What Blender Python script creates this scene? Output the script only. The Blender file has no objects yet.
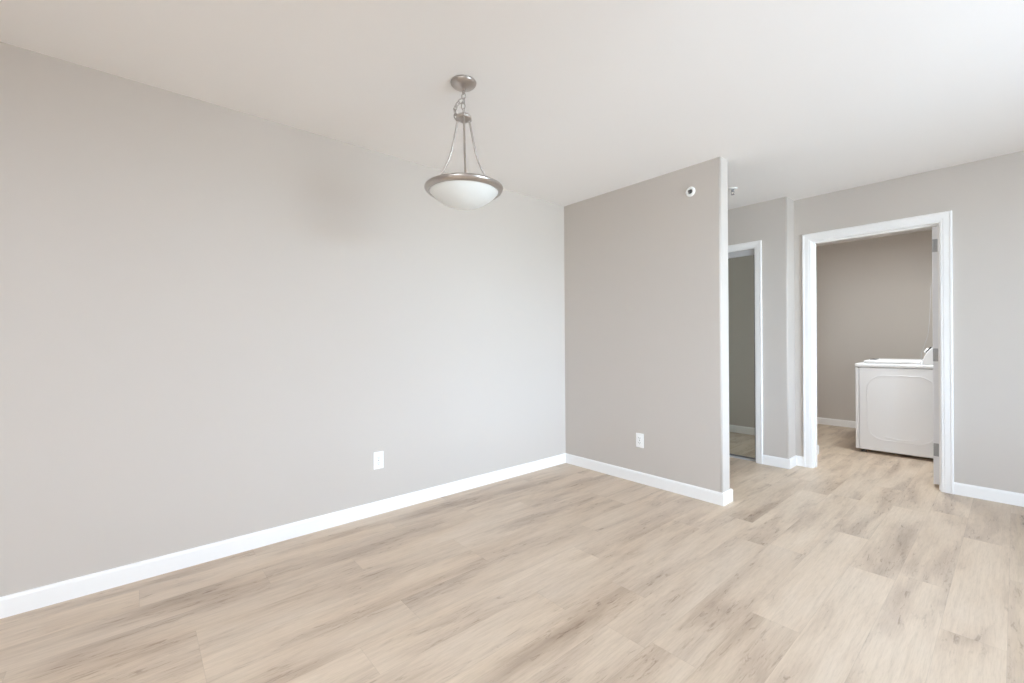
import bpy, bmesh, math, random
from mathutils import Vector, Matrix

random.seed(4)
SC = bpy.context.scene
COL = SC.collection

# ------------------------------------------------------------------ camera
F_PX, YAW, ROLL, PITCH = 435.6, 0.8575, -0.0062, 0.0005
CAM = Vector((2.8129, -3.1012, 1.1534))
s_, c_ = math.sin(YAW), math.cos(YAW)
fw = Vector((-s_ * math.cos(PITCH), c_ * math.cos(PITCH), math.sin(PITCH)))
rt = Vector((c_, s_, 0))
up = rt.cross(fw)
rt2 = rt * math.cos(ROLL) + up * math.sin(ROLL)
up2 = -rt * math.sin(ROLL) + up * math.cos(ROLL)
cd = bpy.data.cameras.new('camera')
cd.sensor_width = 36.0
cd.lens = F_PX / 1024 * 36.0
cd.clip_start = 0.05
cam = bpy.data.objects.new('camera', cd)
COL.objects.link(cam)
M = Matrix.Identity(4)
for i in range(3):
    M[i][0], M[i][1], M[i][2], M[i][3] = rt2[i], up2[i], -fw[i], CAM[i]
cam.matrix_world = M
SC.camera = cam

# ------------------------------------------------------------------ colour management
SC.view_settings.view_transform = 'Standard'
SC.view_settings.look = 'None'
SC.view_settings.gamma = 1.0
SC.view_settings.use_curve_mapping = False
SC.view_settings.exposure = 0.23
try:
    SC.cycles.use_denoising = True
    SC.cycles.diffuse_bounces = 10
    SC.cycles.max_bounces = 14
    SC.cycles.glossy_bounces = 5
    SC.cycles.transparent_max_bounces = 8
    SC.cycles.sample_clamp_indirect = 6.0
except Exception:
    pass

# ------------------------------------------------------------------ overcast sky and daylight
W = bpy.data.worlds.new('overcast_sky')
SC.world = W
W.use_nodes = True
wnt = W.node_tree
bg = wnt.nodes['Background']
wtc = wnt.nodes.new('ShaderNodeTexCoord')
wsp = wnt.nodes.new('ShaderNodeSeparateXYZ')
wnt.links.new(wtc.outputs['Generated'], wsp.inputs[0])
wrp = wnt.nodes.new('ShaderNodeValToRGB')          # dull ground below, bright cloud above the horizon
wmr = wnt.nodes.new('ShaderNodeMapRange')
wmr.inputs['From Min'].default_value = -1.0
wmr.inputs['From Max'].default_value = 1.0
wnt.links.new(wsp.outputs['Z'], wmr.inputs['Value'])
wnt.links.new(wmr.outputs[0], wrp.inputs['Fac'])
cr = wrp.color_ramp
G_HI, G_LO, S_LO, S_HI = (0.41, 0.49, 0.585, 1), (0.48, 0.575, 0.635, 1), (0.73, 0.92, 1.13, 1), (0.14, 0.18, 0.23, 1)
cr.elements[0].position, cr.elements[0].color = 0.0, G_HI
cr.elements[1].position, cr.elements[1].color = 1.0, S_HI
for p_, c__ in ((0.35, G_HI), (0.40, G_LO), (0.495, G_LO), (0.505, S_LO), (0.62, S_LO), (0.68, S_HI)):
    e_ = cr.elements.new(p_)
    e_.color = c__
wnt.links.new(wrp.outputs['Color'], bg.inputs['Color'])
bg.inputs['Strength'].default_value = 25.5

RX1, RY0, H = 5.2, -4.8, 2.44           # room extents (left wall is x = 0, dining wall y = 0)
# openings: window wall (x = RX1): y0, y1, z0, z1 ; back wall (y = RY0): x0, x1, z0, z1
WIN_E = (-2.2, 0.2, 0.56, 2.20)
WIN_FILL = (3.6, 5.0, 0.6, 2.10)  # unseen window, added behind the viewer for fill light


def portal(name, loc, rot, sx, sy):
    l = bpy.data.lights.new(name, 'AREA')
    l.shape = 'RECTANGLE'
    l.size, l.size_y = sx, sy
    l.cycles.is_portal = True
    o = bpy.data.objects.new(name, l)
    o.location = loc
    o.rotation_euler = rot
    COL.objects.link(o)


portal('daylight_portal', (RX1 + 0.16, (WIN_E[0] + WIN_E[1]) / 2, (WIN_E[2] + WIN_E[3]) / 2),
       (math.pi / 2, 0, math.pi / 2), WIN_E[1] - WIN_E[0], WIN_E[3] - WIN_E[2])
portal('daylight_portal', ((WIN_FILL[0] + WIN_FILL[1]) / 2, RY0 - 0.16, (WIN_FILL[2] + WIN_FILL[3]) / 2),
       (math.pi / 2, 0, 0), WIN_FILL[1] - WIN_FILL[0], WIN_FILL[3] - WIN_FILL[2])


def fill_light(name, loc, size, power, col):
    """added fill light, dressed as a flush ceiling fixture further down"""
    l = bpy.data.lights.new(name, 'AREA')
    l.shape = 'DISK'
    l.size = size
    l.energy = power
    l.color = col
    o = bpy.data.objects.new(name, l)
    o.location = loc
    COL.objects.link(o)


KIT_FILL, LAU_FILL = (2.85, -4.35), (2.05, 2.38)
fill_light('kitchen_fill', (*KIT_FILL, H - 0.095), 0.30, 74, (0.79, 0.925, 1.08))  # added, unseen: lifts the left wall and the ceiling
fill_light('laundry_fill', (*LAU_FILL, H - 0.095), 0.26, 24, (0.90, 0.97, 1.0))  # added, unseen: brightens the laundry beyond the doorway's daylight

# ------------------------------------------------------------------ materials
def srgb(r, g, b):
    def f(c):
        c /= 255.0
        return c / 12.92 if c <= 0.04045 else ((c + 0.055) / 1.055) ** 2.4
    return (f(r), f(g), f(b), 1.0)


def mat(name, col, rough=0.5, metal=0.0, spec=0.5, bump=None, tint=None):
    m = bpy.data.materials.new(name)
    m.use_nodes = True
    nt = m.node_tree
    b = nt.nodes['Principled BSDF']
    b.inputs['Base Color'].default_value = col
    b.inputs['Roughness'].default_value = rough
    b.inputs['Metallic'].default_value = metal
    b.inputs['Specular IOR Level'].default_value = spec
    tc = nt.nodes.new('ShaderNodeTexCoord')
    if tint:                                   # faint wear / roller variation
        sc, amt = tint
        n = nt.nodes.new('ShaderNodeTexNoise')
        n.inputs['Scale'].default_value = sc
        n.inputs['Detail'].default_value = 4
        nt.links.new(tc.outputs['Object'], n.inputs['Vector'])
        mr = nt.nodes.new('ShaderNodeMapRange')
        mr.inputs['To Min'].default_value = 1 - amt
        mr.inputs['To Max'].default_value = 1 + amt
        nt.links.new(n.outputs['Fac'], mr.inputs['Value'])
        mx = nt.nodes.new('ShaderNodeVectorMath')
        mx.operation = 'SCALE'
        mx.inputs[0].default_value = col[:3]
        nt.links.new(mr.outputs['Result'], mx.inputs['Scale'])
        nt.links.new(mx.outputs['Vector'], b.inputs['Base Color'])
    if bump:
        sc, st = bump
        n = nt.nodes.new('ShaderNodeTexNoise')
        n.inputs['Scale'].default_value = sc
        n.inputs['Detail'].default_value = 3
        nt.links.new(tc.outputs['Object'], n.inputs['Vector'])
        bp = nt.nodes.new('ShaderNodeBump')
        bp.inputs['Strength'].default_value = st
        bp.inputs['Distance'].default_value = 0.001
        nt.links.new(n.outputs['Fac'], bp.inputs['Height'])
        nt.links.new(bp.outputs['Normal'], b.inputs['Normal'])
    return m


M_WALL = mat('greige_paint', srgb(200, 193, 186), 0.75, spec=0.25, bump=(260, 0.12), tint=(2.0, 0.008))
M_CEIL = mat('ceiling_white', srgb(243, 241, 239), 0.9, spec=0.1, bump=(160, 0.2), tint=(3.0, 0.006))
M_TRIM = mat('white_trim_paint', srgb(244, 243, 242), 0.38, spec=0.4, tint=(6.0, 0.006))
M_DOOR = mat('white_door_paint', srgb(236, 236, 239), 0.45, spec=0.4, tint=(5.0, 0.008))
M_NICKEL = mat('brushed_nickel', srgb(188, 181, 176), 0.29, metal=0.95, bump=(500, 0.08))
M_HINGE = mat('satin_steel', srgb(168, 168, 168), 0.45, metal=0.5, bump=(400, 0.05))
M_FROST = mat('frosted_glass', srgb(234, 237, 236), 0.35, spec=0.5, tint=(9.0, 0.02))
M_PLASTIC = mat('white_plastic', srgb(248, 248, 246), 0.35, spec=0.5, tint=(30.0, 0.006))
M_ENAMEL = mat('white_enamel', srgb(243, 243, 244), 0.28, spec=0.5, tint=(8.0, 0.005))
M_DARK = mat('dark_plastic', srgb(28, 28, 30), 0.4, tint=(20.0, 0.05))
M_SLOT = mat('slot_dark', srgb(90, 88, 86), 0.6, tint=(20.0, 0.05))
M_STEEL = mat('brushed_aluminium', srgb(150, 150, 152), 0.35, metal=0.9, bump=(400, 0.05))
M_TRACK = mat('painted_track', srgb(196, 196, 198), 0.4, metal=0.25, tint=(20.0, 0.02))
M_VINYL = mat('window_vinyl', srgb(244, 244, 244), 0.4, tint=(8.0, 0.005))
M_MIRROR = mat('mirror_silver', (0.74, 0.77, 0.73, 1), 0.015, metal=1.0, tint=(2.0, 0.004))

# bowl glass: frosted, lets some light through
b = M_FROST.node_tree.nodes['Principled BSDF']
b.inputs['Subsurface Weight'].default_value = 0.25
b.inputs['Subsurface Radius'].default_value = (0.02, 0.02, 0.02)

# window pane
M_PANE = bpy.data.materials.new('window_glass')
M_PANE.use_nodes = True
nt = M_PANE.node_tree
nt.nodes.clear()
out = nt.nodes.new('ShaderNodeOutputMaterial')
mx = nt.nodes.new('ShaderNodeMixShader')
tr = nt.nodes.new('ShaderNodeBsdfTransparent')
gl = nt.nodes.new('ShaderNodeBsdfGlossy')
gl.inputs['Roughness'].default_value = 0.02
fr = nt.nodes.new('ShaderNodeFresnel')
fr.inputs['IOR'].default_value = 1.45
nt.links.new(fr.outputs[0], mx.inputs['Fac'])
nt.links.new(tr.outputs[0], mx.inputs[1])
nt.links.new(gl.outputs[0], mx.inputs[2])
nt.links.new(mx.outputs[0], out.inputs['Surface'])


def floor_material():
    m = bpy.data.materials.new('oak_vinyl_planks')
    m.use_nodes = True
    nt = m.node_tree
    N, L = nt.nodes, nt.links
    b = N['Principled BSDF']

    def math_(op, a, bb=None, clamp=False):
        n = N.new('ShaderNodeMath')
        n.operation = op
        n.use_clamp = clamp
        for k, v in enumerate((a, bb)):
            if v is None:
                continue
            if isinstance(v, (int, float)):
                n.inputs[k].default_value = v
            else:
                L.new(v, n.inputs[k])
        return n.outputs[0]

    def comb(x, y, z):
        n = N.new('ShaderNodeCombineXYZ')
        for k, v in enumerate((x, y, z)):
            if isinstance(v, (int, float)):
                n.inputs[k].default_value = v
            else:
                L.new(v, n.inputs[k])
        return n.outputs[0]

    def noise(vec, scale, detail=4, rough=0.55, dist=0.0):
        n = N.new('ShaderNodeTexNoise')
        n.inputs['Scale'].default_value = scale
        n.inputs['Detail'].default_value = detail
        n.inputs['Roughness'].default_value = rough
        n.inputs['Distortion'].default_value = dist
        L.new(vec, n.inputs['Vector'])
        return n.outputs['Fac']

    def white(vec):
        n = N.new('ShaderNodeTexWhiteNoise')
        n.noise_dimensions = '3D'
        L.new(vec, n.inputs['Vector'])
        return n.outputs['Value']

    def ramp(fac, stops):
        n = N.new('ShaderNodeValToRGB')
        cr = n.color_ramp
        cr.elements[0].position, cr.elements[0].color = stops[0]
        cr.elements[1].position, cr.elements[1].color = stops[-1]
        for p, c in stops[1:-1]:
            e = cr.elements.new(p)
            e.color = c
        L.new(fac, n.inputs['Fac'])
        return n.outputs['Color']

    def mixc(fac, a, bb, blend='MIX'):
        n = N.new('ShaderNodeMix')
        n.data_type = 'RGBA'
        n.blend_type = blend
        if isinstance(fac, (int, float)):
            n.inputs['Factor'].default_value = fac
        else:
            L.new(fac, n.inputs['Factor'])
        for k, v in ((6, a), (7, bb)):
            if isinstance(v, tuple):
                n.inputs[k].default_value = v
            else:
                L.new(v, n.inputs[k])
        return n.outputs[2]

    tc = N.new('ShaderNodeTexCoord')
    sp = N.new('ShaderNodeSeparateXYZ')
    L.new(tc.outputs['Object'], sp.inputs[0])
    X, Y = sp.outputs[0], sp.outputs[1]
    PW, PL = 0.178, 1.22
    xr = math_('DIVIDE', math_('ADD', X, 0.06), PW)
    row = math_('FLOOR', xr)
    fx = math_('FRACT', xr)
    sh = math_('MULTIPLY', white(comb(row, 3.3, 1.7)), 7.0)
    yr = math_('ADD', math_('DIVIDE', Y, PL), sh)
    cell = math_('FLOOR', yr)
    fy = math_('FRACT', yr)
    pid = white(comb(row, cell, 0.5))
    pid2 = white(comb(row, cell, 9.5))
    # per-plank coordinates so that the grain breaks at every joint
    off = math_('MULTIPLY', pid, 37.0)
    off2 = math_('MULTIPLY', pid2, 53.0)
    gx = math_('ADD', X, off)
    gy = math_('ADD', Y, off2)
    # broad cloudy figure, long streaks, fine pores
    cloud = noise(comb(math_('MULTIPLY', gx, 8.0), math_('MULTIPLY', gy, 1.35), off), 1.0, 4, 0.55, 0.35)
    streak = noise(comb(math_('MULTIPLY', gx, 70.0), math_('MULTIPLY', gy, 2.6), off2), 1.0, 4, 0.6, 0.25)
    fine = noise(comb(math_('MULTIPLY', gx, 240.0), math_('MULTIPLY', gy, 14.0), off), 1.0, 4, 0.65)
    crack = noise(comb(math_('MULTIPLY', gx, 58.0), math_('MULTIPLY', gy, 9.0), off), 1.0, 5, 0.66, 0.8)
    c = ramp(cloud, [(0.26, srgb(*FL_DARK)), (0.40, srgb(*FL_MID)), (0.53, srgb(*FL_LIGHT)), (0.72, srgb(*FL_PALE))])
    st = ramp(streak, [(0.27, (0.84, 0.82, 0.80, 1)), (0.46, (0.96, 0.955, 0.95, 1)), (0.60, (1.01, 1.01, 1.01, 1)), (0.8, (1.04, 1.04, 1.04, 1))])
    c = mixc(0.65, c, st, 'MULTIPLY')
    warm = noise(comb(math_('MULTIPLY', gx, 4.0), math_('MULTIPLY', gy, 1.2), off2), 1.0, 3, 0.5)
    wm = ramp(warm, [(0.35, (1.0, 0.985, 0.965, 1)), (0.65, (1.0, 1.008, 1.02, 1))])
    c = mixc(1.0, c, wm, 'MULTIPLY')
    fn = ramp(fine, [(0.28, (0.84, 0.82, 0.80, 1)), (0.55, (1.0, 1.0, 1.0, 1))])
    c = mixc(0.7, c, fn, 'MULTIPLY')
    # short dark grain checks and knots gather in the darker figure
    dark = ramp(cloud, [(0.36, (1, 1, 1, 1)), (0.55, (0.10, 0.10, 0.10, 1))])
    ck = ramp(crack, [(0.0, (0, 0, 0, 1)), (0.56, (0, 0, 0, 1)), (0.67, (1, 1, 1, 1))])
    ckf = mixc(1.0, dark, ck, 'MULTIPLY')
    c = mixc(math_('MULTIPLY', ckf, 0.72), c, srgb(124, 102, 85))
    tone = ramp(pid2, [(0.0, (0.96, 0.955, 0.95, 1)), (0.5, (1.0, 0.997, 0.99, 1)), (1.0, (1.03, 1.028, 1.02, 1))])
    c = mixc(1.0, c, tone, 'MULTIPLY')
    # seams
    ex = math_('MINIMUM', fx, math_('SUBTRACT', 1.0, fx))
    ey = math_('MINIMUM', fy, math_('SUBTRACT', 1.0, fy))
    sx = math_('LESS_THAN', ex, 0.0055)
    sy = math_('LESS_THAN', ey, 0.0009)
    seam = math_('MAXIMUM', sx, sy)
    c = mixc(math_('MULTIPLY', seam, 0.16), c, srgb(120, 104, 90))
    L.new(c, b.inputs['Base Color'])
    rr = N.new('ShaderNodeMapRange')
    rr.inputs['To Min'].default_value = 0.34
    rr.inputs['To Max'].default_value = 0.50
    L.new(streak, rr.inputs['Value'])
    L.new(rr.outputs[0], b.inputs['Roughness'])
    b.inputs['Specular IOR Level'].default_value = 0.4
    bp = N.new('ShaderNodeBump')
    bp.inputs['Strength'].default_value = 0.12
    bp.inputs['Distance'].default_value = 0.001
    hgt = math_('SUBTRACT', fine, seam)
    L.new(hgt, bp.inputs['Height'])
    L.new(bp.outputs[0], b.inputs['Normal'])
    return m


FL_DARK, FL_MID, FL_LIGHT, FL_PALE = (172, 153, 135), (193, 174, 155), (208, 190, 170), (215, 198, 179)
M_FLOOR = floor_material()


# ------------------------------------------------------------------ mesh helpers
def box(bm, x0, x1, y0, y1, z0, z1, bev=0.0, seg=2, mtx=None):
    t = bmesh.new()
    bmesh.ops.create_cube(t, size=1.0)
    for v in t.verts:
        v.co = Vector((x0 + (v.co.x + .5) * (x1 - x0), y0 + (v.co.y + .5) * (y1 - y0), z0 + (v.co.z + .5) * (z1 - z0)))
    if bev:
        bmesh.ops.bevel(t, geom=t.edges[:], offset=bev, segments=seg, affect='EDGES', profile=0.5)
    merge(bm, t, mtx)


def merge(bm, t, mtx=None):
    vm = {}
    for v in t.verts:
        vm[v] = bm.verts.new(mtx @ v.co if mtx else v.co)
    for f in t.faces:
        try:
            bm.faces.new([vm[v] for v in f.verts]).smooth = f.smooth
        except ValueError:
            pass
    t.free()


def lathe(bm, prof, n=48, centre=(0, 0, 0), axis='Z', smooth=True):
    """prof: (r, h) pairs; h runs along the axis."""
    rings = []
    cx, cy, cz = centre

    def P(r, h, a):
        u, w = r * math.cos(a), r * math.sin(a)
        if axis == 'Z':
            return (cx + u, cy + w, cz + h)
        if axis == 'Y':
            return (cx + u, cy + h, cz + w)
        return (cx + h, cy + u, cz + w)
    for r, h in prof:
        if r < 1e-6:
            rings.append([bm.verts.new(P(0, h, 0))])
        else:
            rings.append([bm.verts.new(P(r, h, 2 * math.pi * k / n)) for k in range(n)])
    for A, B in zip(rings, rings[1:]):
        for k in range(n):
            k2 = (k + 1) % n
            if len(A) == 1 and len(B) == 1:
                continue
            if len(A) == 1:
                f = bm.faces.new((A[0], B[k], B[k2]))
            elif len(B) == 1:
                f = bm.faces.new((A[k], B[0], A[k2]))
            else:
                f = bm.faces.new((A[k], B[k], B[k2], A[k2]))
            f.smooth = smooth


def tube(bm, pts, r, n=10, closed=False, rx=None):
    pts = [Vector(p) for p in pts]
    m = len(pts)
    rings = []
    ref = Vector((0.37, 0.81, 0.45)).normalized()
    prev = None
    for i, p in enumerate(pts):
        if closed:
            d = pts[(i + 1) % m] - pts[i - 1]
        else:
            d = pts[min(i + 1, m - 1)] - pts[max(i - 1, 0)]
        d.normalize()
        a = prev if prev is not None else (ref - d * ref.dot(d))
        a = a - d * a.dot(d)
        if a.length < 1e-5:
            a = d.orthogonal()
        a.normalize()
        prev = a
        bb = d.cross(a)
        rr = r[i] if isinstance(r, (list, tuple)) else r
        rings.append([bm.verts.new(p + a * (rr * math.cos(2 * math.pi * k / n)) + bb * ((rx or rr) * math.sin(2 * math.pi * k / n))) for k in range(n)])
    rng = range(m) if closed else range(m - 1)
    for i in rng:
        A, B = rings[i], rings[(i + 1) % m]
        for k in range(n):
            bm.faces.new((A[k], A[(k + 1) % n], B[(k + 1) % n], B[k])).smooth = True
    if not closed:
        bm.faces.new(rings[0])
        bm.faces.new(rings[-1][::-1])


def prism_y(bm, prof, y0, y1):
    """closed (x, z) outline extruded along y"""
    a = [bm.verts.new((x, y0, z)) for x, z in prof]
    c = [bm.verts.new((x, y1, z)) for x, z in prof]
    n = len(prof)
    bm.faces.new(a)
    bm.faces.new(c[::-1])
    for k in range(n):
        bm.faces.new((a[k], c[k], c[(k + 1) % n], a[(k + 1) % n]))


def obj(name, bm, m, parent=None, label=None, cat=None, kind=None, bevel=None):
    bmesh.ops.recalc_face_normals(bm, faces=bm.faces[:])
    me = bpy.data.meshes.new(name)
    bm.to_mesh(me)
    bm.free()
    me.materials.append(m)
    o = bpy.data.objects.new(name, me)
    COL.objects.link(o)
    if parent is not None:
        o.parent = parent
    if label:
        o['label'] = label
    if cat:
        o['category'] = cat
    if kind:
        o['kind'] = kind
    if bevel:
        md = o.modifiers.new('bevel', 'BEVEL')
        md.width = bevel
        md.segments = 3
        md.limit_method = 'ANGLE'
        md.angle_limit = math.radians(40)
    return o


def struct(name, bm, m, label, cat, bevel=None):
    return obj(name, bm, m, None, label, cat, 'structure', bevel)


def thing(name, label, cat, loc, rotz=0.0, group=None):
    o = bpy.data.objects.new(name, None)
    o.empty_display_size = 0.1
    COL.objects.link(o)
    o.location = loc
    o.rotation_euler = (0, 0, rotz)
    o['label'] = label
    o['category'] = cat
    if group:
        o['group'] = group
    return o


# ------------------------------------------------------------------ setting: shell
T = 0.12
X1, PT = 1.468, 0.128                     # partition end, thickness
XC, YC, YR = 1.4786, 1.321, 1.508         # closet corner, closet front, doorway wall face
LY, LX = 4.0, 2.52                        # laundry far wall, right wall
JL, JR, JZ = 1.620, 2.436, 2.036          # doorway jamb faces, head
CL, CR, CZ = 0.14, 1.207, 2.022           # closet opening
YB = 2.02                                 # closet back / laundry near wall
XS = 1.495                                # laundry side face of closet wall

bm = bmesh.new()
box(bm, -T, RX1 + T, RY0 - T, LY + T, -0.10, 0.0)
struct('floor', bm, M_FLOOR, 'pale oak plank floor running through the whole room', 'floor')
bm = bmesh.new()
box(bm, -T, RX1 + T, RY0 - T, LY + T, H, H + 0.10)
struct('ceiling', bm, M_CEIL, 'flat white painted ceiling above the whole room', 'ceiling')

bm = bmesh.new()
box(bm, -T, 0, RY0 - T, LY + T, 0, H)
struct('wall_left', bm, M_WALL, 'long bare greige wall left of the pendant lamp', 'wall')


def round_vertical(bm, corners, r=0.014, seg=4):
    es = []
    for e in bm.edges:
        a, c = e.verts
        if abs(a.co.x - c.co.x) < 1e-6 and abs(a.co.y - c.co.y) < 1e-6:
            for (x, y) in corners:
                if abs(a.co.x - x) < 1e-4 and abs(a.co.y - y) < 1e-4:
                    es.append(e)
    res = bmesh.ops.bevel(bm, geom=es, offset=r, segments=seg, affect='EDGES', profile=0.5)
    for f in res['faces']:
        f.smooth = True


bm = bmesh.new()
box(bm, 0, X1, 0, PT, 0, H)
round_vertical(bm, [(X1, 0), (X1, PT)])
struct('wall_partition', bm, M_WALL, 'short greige partition wall ending beside the hallway', 'wall')

# closet front with its pier, and the side wall behind it (one plan outline)
bm = bmesh.new()
pier = [(CR + 0.012, YC), (XC, YC), (XC, YR), (XS, YR + 0.06), (XS, YB + 0.10), (0.0, YB + 0.10), (0.0, YB), (XC - 0.09, YB), (XC - 0.09, YC + 0.11), (CR + 0.012, YC + 0.11)]
lo = [bm.verts.new((x, y, 0)) for x, y in pier]
hi = [bm.verts.new((x, y, H)) for x, y in pier]
bm.faces.new(lo)
bm.faces.new(hi)
for k in range(len(pier)):
    k2 = (k + 1) % len(pier)
    bm.faces.new((lo[k], lo[k2], hi[k2], hi[k]))
round_vertical(bm, [(XC, YC)])
box(bm, 0, CR + 0.012, YC, YC + 0.11, CZ + 0.012, H)
box(bm, 0, CL - 0.012, YC, YC + 0.11, 0, CZ + 0.012)
struct('wall_closet', bm, M_WALL, 'greige closet wall around the mirrored sliding door', 'wall')

bm = bmesh.new()
box(bm, XC, JL - 0.018, YR, YR + 0.115, 0, H)
box(bm, JL - 0.018, JR + 0.018, YR, YR + 0.115, JZ + 0.018, H)
box(bm, JR + 0.018, RX1, YR, YR + 0.115, 0, H)
struct('wall_right', bm, M_WALL, 'greige wall with the laundry doorway at right', 'wall')

bm = bmesh.new()
box(bm, 0, LX + T, LY, LY + T, 0, H)
struct('wall_laundry', bm, M_WALL, 'greige far wall of the laundry room behind the washer', 'wall')
bm = bmesh.new()
box(bm, LX, LX + T, YR + 0.115, LY, 0, H)
struct('wall_side', bm, M_WALL, 'side wall of the laundry room behind the open door', 'wall')


bm = bmesh.new()
box(bm, 3.40, 3.52, RY0, -1.75, 0, H)  # added out of view so window light falls off along the left wall
struct('wall_light_blocker', bm, M_WALL, 'unseen greige wall end added beside the viewer to block window light', 'wall')


def wall_with_hole(name, axis, a0, a1, c0, c1, hole, label):
    bm = bmesh.new()
    h0, h1, z0, z1 = hole
    for (p, q, u, v) in ((a0, h0, 0, H), (h1, a1, 0, H), (h0, h1, 0, z0), (h0, h1, z1, H)):
        if axis == 'Y':
            box(bm, c0, c1, p, q, u, v)
        else:
            box(bm, p, q, c0, c1, u, v)
    return struct(name, bm, M_WALL, label, 'wall')


wall_with_hole('wall_window', 'Y', RY0, YR + 0.115, RX1, RX1 + T, WIN_E, 'greige wall with the wide window opposite the long wall')
wall_with_hole('wall_back', 'X', 0, RX1 + T, RY0 - T, RY0, WIN_FILL, 'greige wall behind the viewer with a smaller added fill window')


def window(name, axis, hole, c0, c1, nmul, label):
    h0, h1, z0, z1 = hole

    def bx(bm, p, q, u, v, d0, d1):
        if axis == 'Y':
            box(bm, d0, d1, p, q, u, v)
        else:
            box(bm, p, q, d0, d1, u, v)
    m0, m1 = c0 + (c1 - c0) * .35, c0 + (c1 - c0) * .75
    bm = bmesh.new()
    w = 0.045
    bx(bm, h0, h0 + w, z0, z1, m0, m1)
    bx(bm, h1 - w, h1, z0, z1, m0, m1)
    bx(bm, h0 + w, h1 - w, z0, z0 + w, m0, m1)
    bx(bm, h0 + w, h1 - w, z1 - w, z1, m0, m1)
    for k in range(nmul):
        y = h0 + (h1 - h0) * (k + 1) / (nmul + 1)
        bx(bm, y - w / 2, y + w / 2, z0 + w, z1 - w, m0, m1)
    o = struct(name, bm, M_VINYL, label, 'window')
    g = bmesh.new()
    pc = (m0 + m1) / 2
    bx(g, h0 + w, h1 - w, z0 + w, z1 - w, pc - 0.003, pc + 0.003)
    obj('pane', g, M_PANE, o)
    s = bmesh.new()
    if axis == 'Y':
        box(s, c0 - 0.05, c0 + 0.04, h0 - 0.03, h1 + 0.03, z0 - 0.022, z0, 0.004)
    else:
        box(s, h0 - 0.03, h1 + 0.03, c1 - 0.04, c1 + 0.05, z0 - 0.022, z0, 0.004)
    obj('sill', s, M_TRIM, o)


window('window_1', 'Y', WIN_E, RX1, RX1 + T, 2, 'wide three-light window with white vinyl frame')
window('fill_window', 'X', WIN_FILL, RY0 - T, RY0, 1, 'unseen two-light window with white vinyl frame, added behind the viewer for fill')

bm = bmesh.new()                          # unseen slab added over the wide window to block high sky
box(bm, RX1 + T, RX1 + T + 1.5, WIN_E[0] - 0.8, WIN_E[1] + 0.8, 2.34, 2.50)
struct('sky_blocker', bm, M_CEIL, 'unseen pale slab added outside above the wide window to block sky', 'sky blocker')

# ------------------------------------------------------------------ baseboards (mitred runs)
BT, BH = 0.013, 0.088
BPROF = [(0, 0), (BT, 0), (BT, BH - 0.012), (BT - 0.003, BH - 0.004), (BT - 0.006, BH), (0, BH)]


def run(path, names):
    """path in plan, room on the right-hand side; names[i] per segment (None = skip)"""
    P = [Vector(p) for p in path]
    n = len(P)
    dirs = [(P[i + 1] - P[i]).normalized() for i in range(n - 1)]
    nor = [Vector((d.y, -d.x)) for d in dirs]

    def offs(i, d):
        if i == 0:
            return P[0] + nor[0] * d
        if i == n - 1:
            return P[-1] + nor[-1] * d
        a, c = nor[i - 1], nor[i]
        return P[i] + (a + c) * (d / (1 + a.dot(c)))
    for i in range(n - 1):
        if not names[i]:
            continue
        bm = bmesh.new()
        A = [bm.verts.new((*offs(i, d), z)) for d, z in BPROF]
        B = [bm.verts.new((*offs(i + 1, d), z)) for d, z in BPROF]
        m = len(BPROF)
        bm.faces.new(A)
        bm.faces.new(B[::-1])
        for k in range(m):
            bm.faces.new((A[k], B[k], B[(k + 1) % m], A[(k + 1) % m]))
        struct(names[i][0], bm, M_TRIM, names[i][1], 'baseboard')


run([(0, RY0), (0, 0), (X1, 0), (X1, PT), (0, PT), (0, YC)],
    [('baseboard_left', 'white baseboard along the long left wall'),
     ('baseboard_partition', 'white baseboard along the front of the partition wall'),
     ('baseboard_end', 'short white baseboard across the end of the partition'),
     ('baseboard_hall', 'white baseboard on the hall side of the partition, seen in the mirror'),
     ('baseboard_entry', 'white baseboard at the far end of the hall')])
run([(1.272, YC), (XC, YC), (XC, YR), (1.547, YR)],
    [('baseboard_closet', 'white baseboard right of the mirrored closet door'),
     ('baseboard_return', 'tiny white baseboard on the wall return beside the doorway'),
     ('baseboard_jog', 'short white baseboard stub touching the doorway casing')])
run([(2.5075, YR), (RX1, YR), (RX1, RY0), (0, RY0)],
    [('baseboard_right', 'white baseboard right of the laundry doorway'),
     ('baseboard_window', 'white baseboard under the wide window'),
     ('baseboard_back', 'white baseboard along the wall behind the viewer')])
run([(XS, YR + 0.13), (XS, YB + 0.10), (0, YB + 0.10), (0, LY), (LX, LY), (LX, YR + 0.115)],
    [('baseboard_stub', 'white baseboard end just inside the laundry door jamb'),
     ('baseboard_near', 'white baseboard on the near wall inside the laundry'),
     ('baseboard_far_left', 'white baseboard on the left wall inside the laundry'),
     ('baseboard_laundry', 'white baseboard along the laundry far wall'),
     ('baseboard_side', 'white baseboard behind the open laundry door')])


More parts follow.
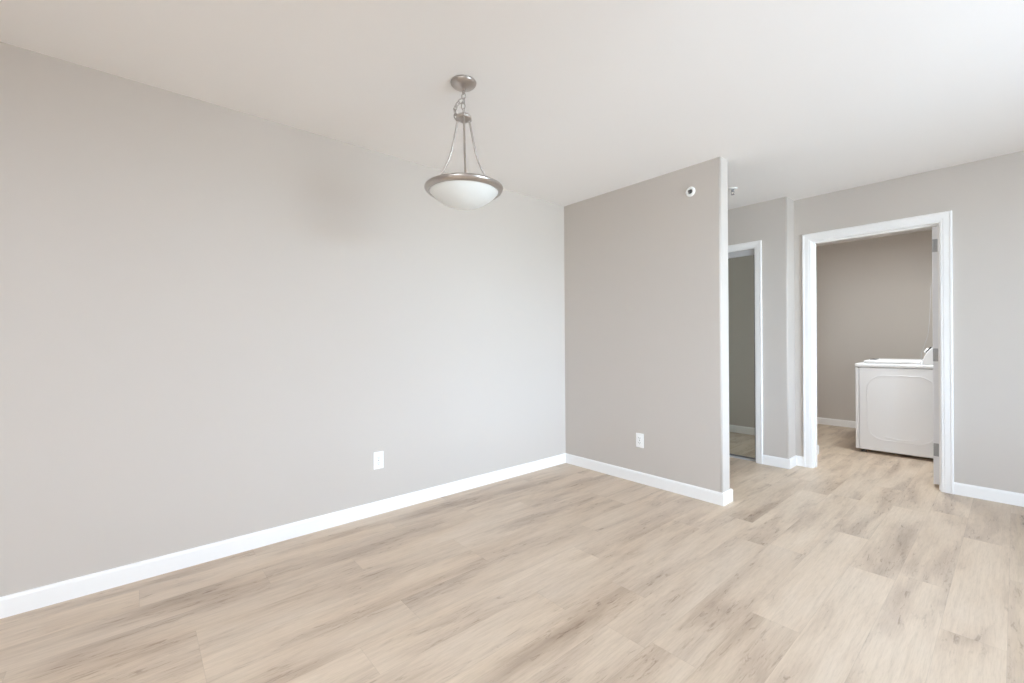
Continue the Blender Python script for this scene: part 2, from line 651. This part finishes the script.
# ------------------------------------------------------------------ casings and jambs
def casing(name, x0, x1, ztop, yface, w, label):
    prof = [(0, 0), (0, 0.009), (0.006, 0.012), (0.016, 0.012), (0.020, 0.0145), (w - 0.016, 0.0155), (w - 0.012, 0.019), (w - 0.003, 0.019), (w, 0.016), (w, 0)]
    bm = bmesh.new()
    secs = []
    for kind in range(4):
        ring = []
        for d, t in prof:
            x = x0 - d if kind < 2 else x1 + d
            z = 0 if kind in (0, 3) else ztop + d
            ring.append(bm.verts.new((x, yface - t, z)))
        secs.append(ring)
    m = len(prof)
    for A, B in zip(secs, secs[1:]):
        for k in range(m):
            bm.faces.new((A[k], B[k], B[(k + 1) % m], A[(k + 1) % m]))
    bm.faces.new(secs[0])
    bm.faces.new(secs[-1][::-1])
    return struct(name, bm, M_TRIM, label, 'door casing')


casing('trim_1', JL - 0.006, JR + 0.006, JZ + 0.006, YR, 0.067, 'white moulded casing around the laundry doorway')
casing('trim_2', CL - 0.002, CR + 0.002, CZ + 0.002, YC, 0.060, 'white moulded casing around the mirrored closet door')

bm = bmesh.new()                          # laundry jamb with stop
y0, y1 = YR - 0.002, YR + 0.117
box(bm, JL - 0.018, JL, y0, y1, 0, JZ)
box(bm, JR, JR + 0.018, y0, y1, 0, JZ)
box(bm, JL - 0.018, JR + 0.018, y0, y1, JZ, JZ + 0.018)
box(bm, JL, JL + 0.010, YR + 0.04, YR + 0.076, 0, JZ - 0.010)
box(bm, JR - 0.010, JR, YR + 0.04, YR + 0.076, 0, JZ - 0.010)
box(bm, JL, JR, YR + 0.04, YR + 0.076, JZ - 0.010, JZ)
struct('trim_3', bm, M_TRIM, 'white door jamb lining the laundry doorway', 'door jamb')

bm = bmesh.new()                          # closet jamb
y0, y1 = YC - 0.002, YC + 0.112
box(bm, CL - 0.012, CL, y0, y1, 0, CZ)
box(bm, CR, CR + 0.012, y0, y1, 0, CZ)
box(bm, CL - 0.012, CR + 0.012, y0, y1, CZ, CZ + 0.012)
struct('trim_4', bm, M_TRIM, 'white jamb lining the mirrored closet opening', 'door jamb')

# ------------------------------------------------------------------ laundry door, swung open
DY = YR + 0.122
bm = bmesh.new()
box(bm, JR - 0.048, JR - 0.013, DY, DY + 0.80, 0.018, JZ - 0.005, 0.0015, 1)
door = struct('door_1', bm, M_DOOR, 'white laundry door swung fully open, seen edge-on', 'door')
for zc in (1.885, 1.030, 0.288):
    bm = bmesh.new()
    box(bm, JR - 0.047, JR - 0.013, DY - 0.0025, DY + 0.001, zc - 0.05, zc + 0.05, 0.001, 1)
    for k in (-0.032, 0.0, 0.032):        # screws
        lathe(bm, [(0.0, -0.0015), (0.0035, -0.001), (0.004, 0.001)], 10, (JR - 0.031 + (0.006 if k == 0 else -0.004), DY - 0.0028, zc + k), 'Y')
    h = obj('hinge', bm, M_HINGE, door, 'grey metal hinge leaf on the door edge')
    bm = bmesh.new()
    for k in range(5):
        lathe(bm, [(0, 0), (0.0055, 0), (0.0055, 0.0185), (0, 0.0185)], 14, (JR - 0.006, DY + 0.001, zc - 0.048 + k * 0.0193))
    obj('knuckle', bm, M_HINGE, h)
for sgn in (-1, 1):                       # lever set near the free edge
    bm = bmesh.new()
    xf = JR - 0.048 if sgn < 0 else JR - 0.013
    lathe(bm, [(0, 0), (0.030, 0), (0.028, sgn * 0.008), (0.012, sgn * 0.010), (0.010, sgn * 0.03), (0.024, sgn * 0.036), (0.027, sgn * 0.048), (0.018, sgn * 0.058), (0, sgn * 0.060)], 24, (xf, DY + 0.735, 0.95), 'X')
    obj('door_knob', bm, M_NICKEL, door)

# ------------------------------------------------------------------ mirrored sliding closet doors
bm = bmesh.new()                          # head track with fascia
box(bm, CL, CR, YC + 0.022, YC + 0.028, CZ - 0.058, CZ)
box(bm, CL, CR, YC + 0.028, YC + 0.100, CZ - 0.012, CZ)
struct('trim_5', bm, M_TRACK, 'grey metal head track above the mirrored door', 'door track')
bm = bmesh.new()
box(bm, CL, CR, YC + 0.028, YC + 0.100, 0, 0.006)
for yy in (0.03, 0.062, 0.096):
    box(bm, CL, CR, YC + yy - 0.0015, YC + yy + 0.0015, 0.006, 0.016)
struct('trim_6', bm, M_TRACK, 'grey metal floor track below the mirrored door', 'door track')


def mirror_door(name, x0, x1, yc, label):
    f = bmesh.new()
    z0, z1, w, d = 0.017, CZ - 0.016, 0.020, 0.010
    box(f, x0, x0 + w, yc - d, yc + d, z0, z1, 0.002, 1)
    box(f, x1 - w, x1, yc - d, yc + d, z0, z1, 0.002, 1)
    box(f, x0 + w, x1 - w, yc - d, yc + d, z0, z0 + 0.014, 0.002, 1)
    box(f, x0 + w, x1 - w, yc - d, yc + d, z1 - w, z1, 0.002, 1)
    o = struct(name, f, M_STEEL, label, 'mirror door')
    g = bmesh.new()
    box(g, x0 + w, x1 - w, yc - 0.006, yc + 0.006, z0 + 0.014, z1 - w)
    obj('mirror_panel', g, M_MIRROR, o, 'mirror glass reflecting the dim hallway')


mid = (CL + CR) / 2
mirror_door('door_2', mid - 0.02, CR - 0.001, YC + 0.042, 'mirrored sliding closet door reflecting the hallway baseboard')
mirror_door('door_3', CL + 0.001, mid + 0.02, YC + 0.080, 'rear mirrored sliding closet door hidden by the partition')

# ------------------------------------------------------------------ pendant lamp
LX0, LY0 = 1.029, -1.865
lamp = thing('pendant_lamp', 'brushed nickel bowl pendant with frosted glass hanging from the ceiling', 'pendant lamp', (LX0, LY0, H))
Z = lambda z: z - H
bm = bmesh.new()
lathe(bm, [(0, 0), (0.062, 0), (0.064, -0.004), (0.062, -0.010), (0.053, -0.019), (0.036, -0.028), (0.016, -0.033), (0.010, -0.036), (0.009, -0.042), (0, -0.043)], 48)
can = obj('canopy', bm, M_NICKEL, lamp)
bm = bmesh.new()
tube(bm, [(0.010 * math.cos(a), 0, Z(2.393) + 0.012 * math.sin(a)) for a in [2 * math.pi * k / 16 for k in range(16)]], 0.0022, 8, True)
obj('canopy_loop', bm, M_NICKEL, can)


def link(c, d, twist, a=0.0155, bb=0.0090, r=0.0026):
    """an oval chain link centred at c, long axis along d"""
    d = Vector(d).normalized()
    s = d.orthogonal().normalized()
    t = d.cross(s)
    s = s * math.cos(twist) + t * math.sin(twist)
    bm = bmesh.new()
    tube(bm, [Vector(c) + d * (a * math.cos(q)) + s * (bb * math.sin(q)) for q in [2 * math.pi * k / 18 for k in range(18)]], r, 7, True)
    obj('chain_link', bm, M_NICKEL, lamp)


zz = 2.372
for k in range(4):                        # hanging strand from canopy to hub
    link((0.004 * math.sin(k * 2.1), 0, Z(zz)), (0.12 * (-1) ** k, 0.05, 1), 0.5 + k * math.pi / 2)
    zz -= 0.0245
# slack strand, looped aside (towards the left as seen in the room)
lv = Vector((-c_, -s_, 0))
sl = [(0.006, 2.352), (0.024, 2.340), (0.037, 2.324), (0.043, 2.303), (0.042, 2.281), (0.036, 2.262)]
for k in range(len(sl) - 1):
    (a0, z0), (a1, z1) = sl[k], sl[k + 1]
    cpt = lv * ((a0 + a1) / 2) + Vector((0, 0, Z((z0 + z1) / 2)))
    link(cpt, lv * (a1 - a0) + Vector((0, 0, z1 - z0)), k * math.pi / 2 + 0.3)
bm = bmesh.new()
cord = [(0, 0, Z(2.40)), (0.006, 0.004, Z(2.37)), (-0.006, 0.003, Z(2.34)), (0.006, -0.003, Z(2.31)), (-0.003, 0.0, Z(2.295)), (0, 0, Z(2.27))]
tube(bm, cord, 0.0016, 8)
obj('lamp_cord', bm, M_FROST, lamp)

bm = bmesh.new()                          # hub the rods hang from
lathe(bm, [(0, Z(2.290)), (0.010, Z(2.289)), (0.013, Z(2.280)), (0.030, Z(2.276)), (0.038, Z(2.269)), (0.039, Z(2.261)), (0.033, Z(2.254)), (0.016, Z(2.249)), (0.010, Z(2.240)), (0, Z(2.237))], 40)
hub = obj('hub', bm, M_NICKEL, lamp)
a_view = math.atan2(CAM.y - LY0, CAM.x - LX0)      # one rod stands nearest the room's middle
RODP = [(0.026, 2.264), (0.031, 2.258), (0.036, 2.246), (0.047, 2.200), (0.058, 2.155), (0.070, 2.112), (0.086, 2.068), (0.111, 2.028), (0.137, 1.990), (0.160, 1.957), (0.175, 1.931), (0.186, 1.914)]
for k in range(3):
    a = a_view + math.radians(2) + k * 2 * math.pi / 3
    bm = bmesh.new()
    tube(bm, [(r * math.cos(a), r * math.sin(a), Z(z)) for r, z in RODP], 0.0052, 10)
    rod = obj('arm', bm, M_NICKEL, lamp)
    bm = bmesh.new()
    lathe(bm, [(0, 0.010), (0.006, 0.008), (0.009, 0.002), (0.009, -0.006), (0.005, -0.010), (0, -0.011)], 18, (0.036 * math.cos(a), 0.036 * math.sin(a), Z(2.265)))
    obj('arm_cap', bm, M_NICKEL, rod)
bm = bmesh.new()                          # flared metal rim
lathe(bm, [(0.168, Z(1.9130)), (0.180, Z(1.9190)), (0.188, Z(1.9200)), (0.1925, Z(1.9160)), (0.193, Z(1.9100)), (0.190, Z(1.9040)), (0.184, Z(1.8960)), (0.177, Z(1.8910)), (0.171, Z(1.8920)), (0.168, Z(1.8980)), (0.168, Z(1.9130))], 72)
obj('rim', bm, M_NICKEL, lamp, 'brushed nickel rim around the bowl')
bm = bmesh.new()                          # shallow frosted bowl (with wall thickness)
outer = []
for k in range(17):
    CR_, DEP = 0.1700, 0.080
    RS = (CR_ ** 2 + DEP ** 2) / (2 * DEP)             # a spherical cap, fuller at the foot
    q = math.asin(CR_ / RS) * (1 - k / 16)
    outer.append((RS * math.sin(q), Z(1.8960) - (RS * math.cos(q) - (RS - DEP))))
inner = [(max(r - 0.004, 0), z + 0.004) for r, z in outer[::-1]]
inner[0] = (0, inner[0][1])
outer[-1] = (0, outer[-1][1])
lathe(bm, outer + inner, 64)
obj('bowl_shade', bm, M_FROST, lamp, 'frosted white glass bowl')
bm = bmesh.new()                          # lampholders and bulbs inside the bowl
lathe(bm, [(0, Z(1.8670)), (0.014, Z(1.8670)), (0.016, Z(1.8420)), (0, Z(1.8420))], 20)
obj('lamp_holder', bm, M_PLASTIC, lamp)

# ------------------------------------------------------------------ duplex outlets
def outlet(loc, rotz, label):
    """built facing -y, plate centred on loc"""
    t = thing('wall_outlet', label, 'outlet', loc, rotz, 'wall outlets')
    bm = bmesh.new()
    box(bm, -0.035, 0.035, -0.006, 0.0, -0.0575, 0.0575, 0.0025, 2)
    pl = obj('cover_plate', bm, M_PLASTIC, t)
    bm = bmesh.new()
    lathe(bm, [(0, -0.0075), (0.0032, -0.0072), (0.0036, -0.006), (0.0036, -0.004)], 14, (0, 0, 0), 'Y')
    obj('screw', bm, M_SLOT, pl)
    for sz in (-1, 1):
        zc = sz * 0.0195
        bm = bmesh.new()
        prof = []
        for k in range(28):
            q = 2 * math.pi * k / 28
            prof.append((0.0172 * math.cos(q), zc + max(-0.0135, min(0.0135, 0.0172 * math.sin(q)))))
        prism_y(bm, prof, -0.0085, -0.004)
        r = obj('receptacle', bm, M_PLASTIC, t)
        bm = bmesh.new()
        box(bm, -0.0080, -0.0052, -0.0090, -0.007, zc - 0.002, zc + 0.0075)
        box(bm, 0.0052, 0.0080, -0.0090, -0.007, zc - 0.002, zc + 0.0060)
        lathe(bm, [(0, -0.0090), (0.0026, -0.0090), (0.0026, -0.007)], 12, (0, 0, zc - 0.0075), 'Y')
        obj('slots', bm, M_SLOT, r, 'dark plug slots')
    return t


outlet((0.0, -1.8645, 0.361), math.pi / 2, 'white duplex outlet low on the long left wall')
outlet((0.812, 0.0, 0.345), 0, 'white duplex outlet low on the short partition wall')

# ------------------------------------------------------------------ sprinklers
t = thing('fire_sprinkler', 'round white sidewall sprinkler high on the partition wall', 'sprinkler', (1.251, 0, 2.250), 0)
bm = bmesh.new()
lathe(bm, [(0.036, 0), (0.0365, -0.004), (0.034, -0.008), (0.024, -0.012), (0.017, -0.010), (0.017, -0.002)], 40, (0, 0, 0), 'Y')
obj('escutcheon', bm, M_PLASTIC, t)
bm = bmesh.new()
lathe(bm, [(0, -0.001), (0.0168, -0.001), (0.0168, -0.003), (0.008, -0.004), (0.008, -0.010), (0.005, -0.012), (0, -0.012)], 24, (0, 0, 0), 'Y')
hd = obj('sprinkler_head', bm, M_SLOT, t, 'dark metal sprinkler body')
bm = bmesh.new()
for sx in (-1, 1):
    tube(bm, [(sx * 0.007, -0.008, 0), (sx * 0.009, -0.014, 0), (sx * 0.006, -0.020, 0), (0, -0.023, 0)], 0.0014, 8)
box(bm, -0.009, 0.009, -0.0245, -0.0225, -0.006, 0.008, 0.0008, 1)
obj('deflector', bm, M_SLOT, hd)

t = thing('fire_sprinkler', 'small pendent sprinkler on the hall ceiling behind the partition edge', 'sprinkler', (1.252, 0.73, H), 0)
bm = bmesh.new()
lathe(bm, [(0.036, 0), (0.036, -0.004), (0.030, -0.010), (0.015, -0.012), (0.013, -0.004)], 36)
obj('escutcheon', bm, M_PLASTIC, t)
bm = bmesh.new()
lathe(bm, [(0, -0.002), (0.011, -0.002), (0.011, -0.024), (0.007, -0.028), (0, -0.028)], 20)
hd = obj('sprinkler_head', bm, M_STEEL, t)
bm = bmesh.new()
for sx in (-1, 1):
    tube(bm, [(sx * 0.009, 0, -0.020), (sx * 0.012, 0, -0.032), (sx * 0.008, 0, -0.046), (0, 0, -0.052)], 0.0018, 8)
lathe(bm, [(0, -0.051), (0.014, -0.052), (0.014, -0.054), (0, -0.054)], 20)
obj('deflector', bm, M_STEEL, hd)

# ------------------------------------------------------------------ washing machine (front faces -x)
WY = math.radians(2.0)
wash = thing('washing_machine', 'white top-loading washing machine inside the laundry room', 'washing machine', (1.726, 2.535, 0), WY)
WD, WW = 0.66, 0.686                      # depth along x, width along y
bm = bmesh.new()
box(bm, 0.030, WD, 0, WW, 0.032, 0.868, 0.008, 3)
cab = obj('cabinet', bm, M_ENAMEL, wash)
bm = bmesh.new()
box(bm, 0.0, 0.0275, 0, WW, 0.034, 0.868, 0.007, 3)
obj('front_panel', bm, M_ENAMEL, wash)


def rrect(x0, x1, z0, z1, r, n=8):
    pts = []
    for cx, cz, a0 in ((x1 - r, z1 - r, 0), (x0 + r, z1 - r, 90), (x0 + r, z0 + r, 180), (x1 - r, z0 + r, 270)):
        for k in range(n + 1):
            a = math.radians(a0 + 90 * k / n)
            pts.append((cx + r * math.cos(a), cz + r * math.sin(a)))
    return pts


bm = bmesh.new()                          # pressed bead in the side sheet
tube(bm, [(x, 0.0, z) for x, z in rrect(0.10, 0.60, 0.15, 0.79, 0.13)], 0.0010, 8, True, 0.008)
arc = [(0.22 + 0.26 * k / 14, 0.0, 0.185 - 0.018 * math.sin(math.pi * k / 14)) for k in range(15)]
tube(bm, arc, 0.0013, 8, False, 0.006)
obj('pressed_bead', bm, M_ENAMEL, cab)
bm = bmesh.new()                          # worktop deck
box(bm, -0.004, WD, -0.004, WW + 0.004, 0.872, 0.908, 0.010, 3)
deck = obj('worktop', bm, M_ENAMEL, wash)
bm = bmesh.new()                          # lid
box(bm, 0.068, 0.496, 0.006, WW - 0.006, 0.9125, 0.940, 0.008, 3)
box(bm, 0.085, 0.48, 0.03, WW - 0.03, 0.9075, 0.913)
lid = obj('lid', bm, M_ENAMEL, wash)
bm = bmesh.new()                          # lid lip
box(bm, 0.085, 0.135, WW / 2 - 0.09, WW / 2 + 0.09, 0.939, 0.947, 0.003, 2)
obj('lid_handle', bm, M_SLOT, lid, 'grey lid handle')
bm = bmesh.new()                          # raked control console
prof = [(0.498, 0.908), (0.504, 0.930), (0.520, 0.985), (0.538, 1.030), (0.566, 1.066), (0.582, 1.078), (0.640, 1.082), (0.655, 1.070), (0.658, 0.908)]
prism_y(bm, prof, 0.004, WW - 0.004)
con = obj('console', bm, M_ENAMEL, wash, bevel=0.006)
# dark fascia lying on the rake
bm = bmesh.new()
fp = [(0.536, 1.020), (0.548, 1.040), (0.574, 1.074), (0.563, 1.080), (0.540, 1.050), (0.529, 1.028)]
prism_y(bm, fp, 0.02, WW - 0.02)
fas = obj('control_fascia', bm, M_DARK, con, 'dark control strip on the console')
for k, yy in enumerate((0.16, 0.34, 0.52)):
    bm = bmesh.new()
    R = Matrix.Translation((0.537, yy, 1.036)) @ Matrix.Rotation(math.radians(-55), 4, 'Y')
    tmp = bmesh.new()
    lathe(tmp, [(0.024, 0), (0.023, 0.018), (0.019, 0.022), (0, 0.022)], 28)
    merge(bm, tmp, R)
    obj('knob', bm, M_ENAMEL, con)
for (fx, fy) in ((0.060, 0.05), (0.060, WW - 0.05), (WD - 0.05, 0.05), (WD - 0.05, WW - 0.05)):
    bm = bmesh.new()
    lathe(bm, [(0, 0), (0.022, 0), (0.022, 0.012), (0.010, 0.014), (0.010, 0.034), (0, 0.034)], 20, (fx, fy, 0))
    obj('foot', bm, M_SLOT, wash, 'grey levelling foot')

# ------------------------------------------------------------------ hanging cord above the washer
bm = bmesh.new()
ctl = [(2.277, 1.66), (2.272, 1.50), (2.265, 1.32), (2.254, 1.19), (2.228, 1.086), (2.206, 1.010), (2.205, 0.970)]
pts = [(LX, 2.75, 1.72), (2.42, 2.75, 1.735), (2.33, 2.75, 1.725), (2.29, 2.75, 1.70)] + [(x, 2.75, z) for x, z in ctl] + [(2.212, 2.75, 0.948), (2.219, 2.75, 0.944)]
tube(bm, pts, 0.0019, 8)
obj('power_cord', bm, M_TRACK, None, 'thin white cord hanging down to the washer console', 'cord')

# ------------------------------------------------------------------ added dome fixtures around the unseen fill lights
def fill_fixture(x, y, r, label):
    t = thing('fill_dome', label, 'ceiling light', (x, y, H))
    bm = bmesh.new()
    lathe(bm, [(0, 0), (r, 0), (r + 0.006, -0.008), (r + 0.004, -0.022), (r - 0.006, -0.026), (0, -0.026)], 48)
    obj('mounting_pan', bm, M_NICKEL, t)
    bm = bmesh.new()
    lathe(bm, [(r - 0.008, -0.026)] + [((r - 0.008) * math.cos(q), -0.026 - 0.058 * math.sin(q)) for q in [math.pi / 2 * k / 10 for k in range(1, 10)]] + [(0, -0.084)], 48)
    obj('lamp_shade', bm, M_FROST, t)


fill_fixture(*KIT_FILL, 0.17, 'unseen flush dome added around the kitchen fill light behind the viewer')
fill_fixture(*LAU_FILL, 0.15, 'unseen flush dome added around the laundry fill light inside the doorway')
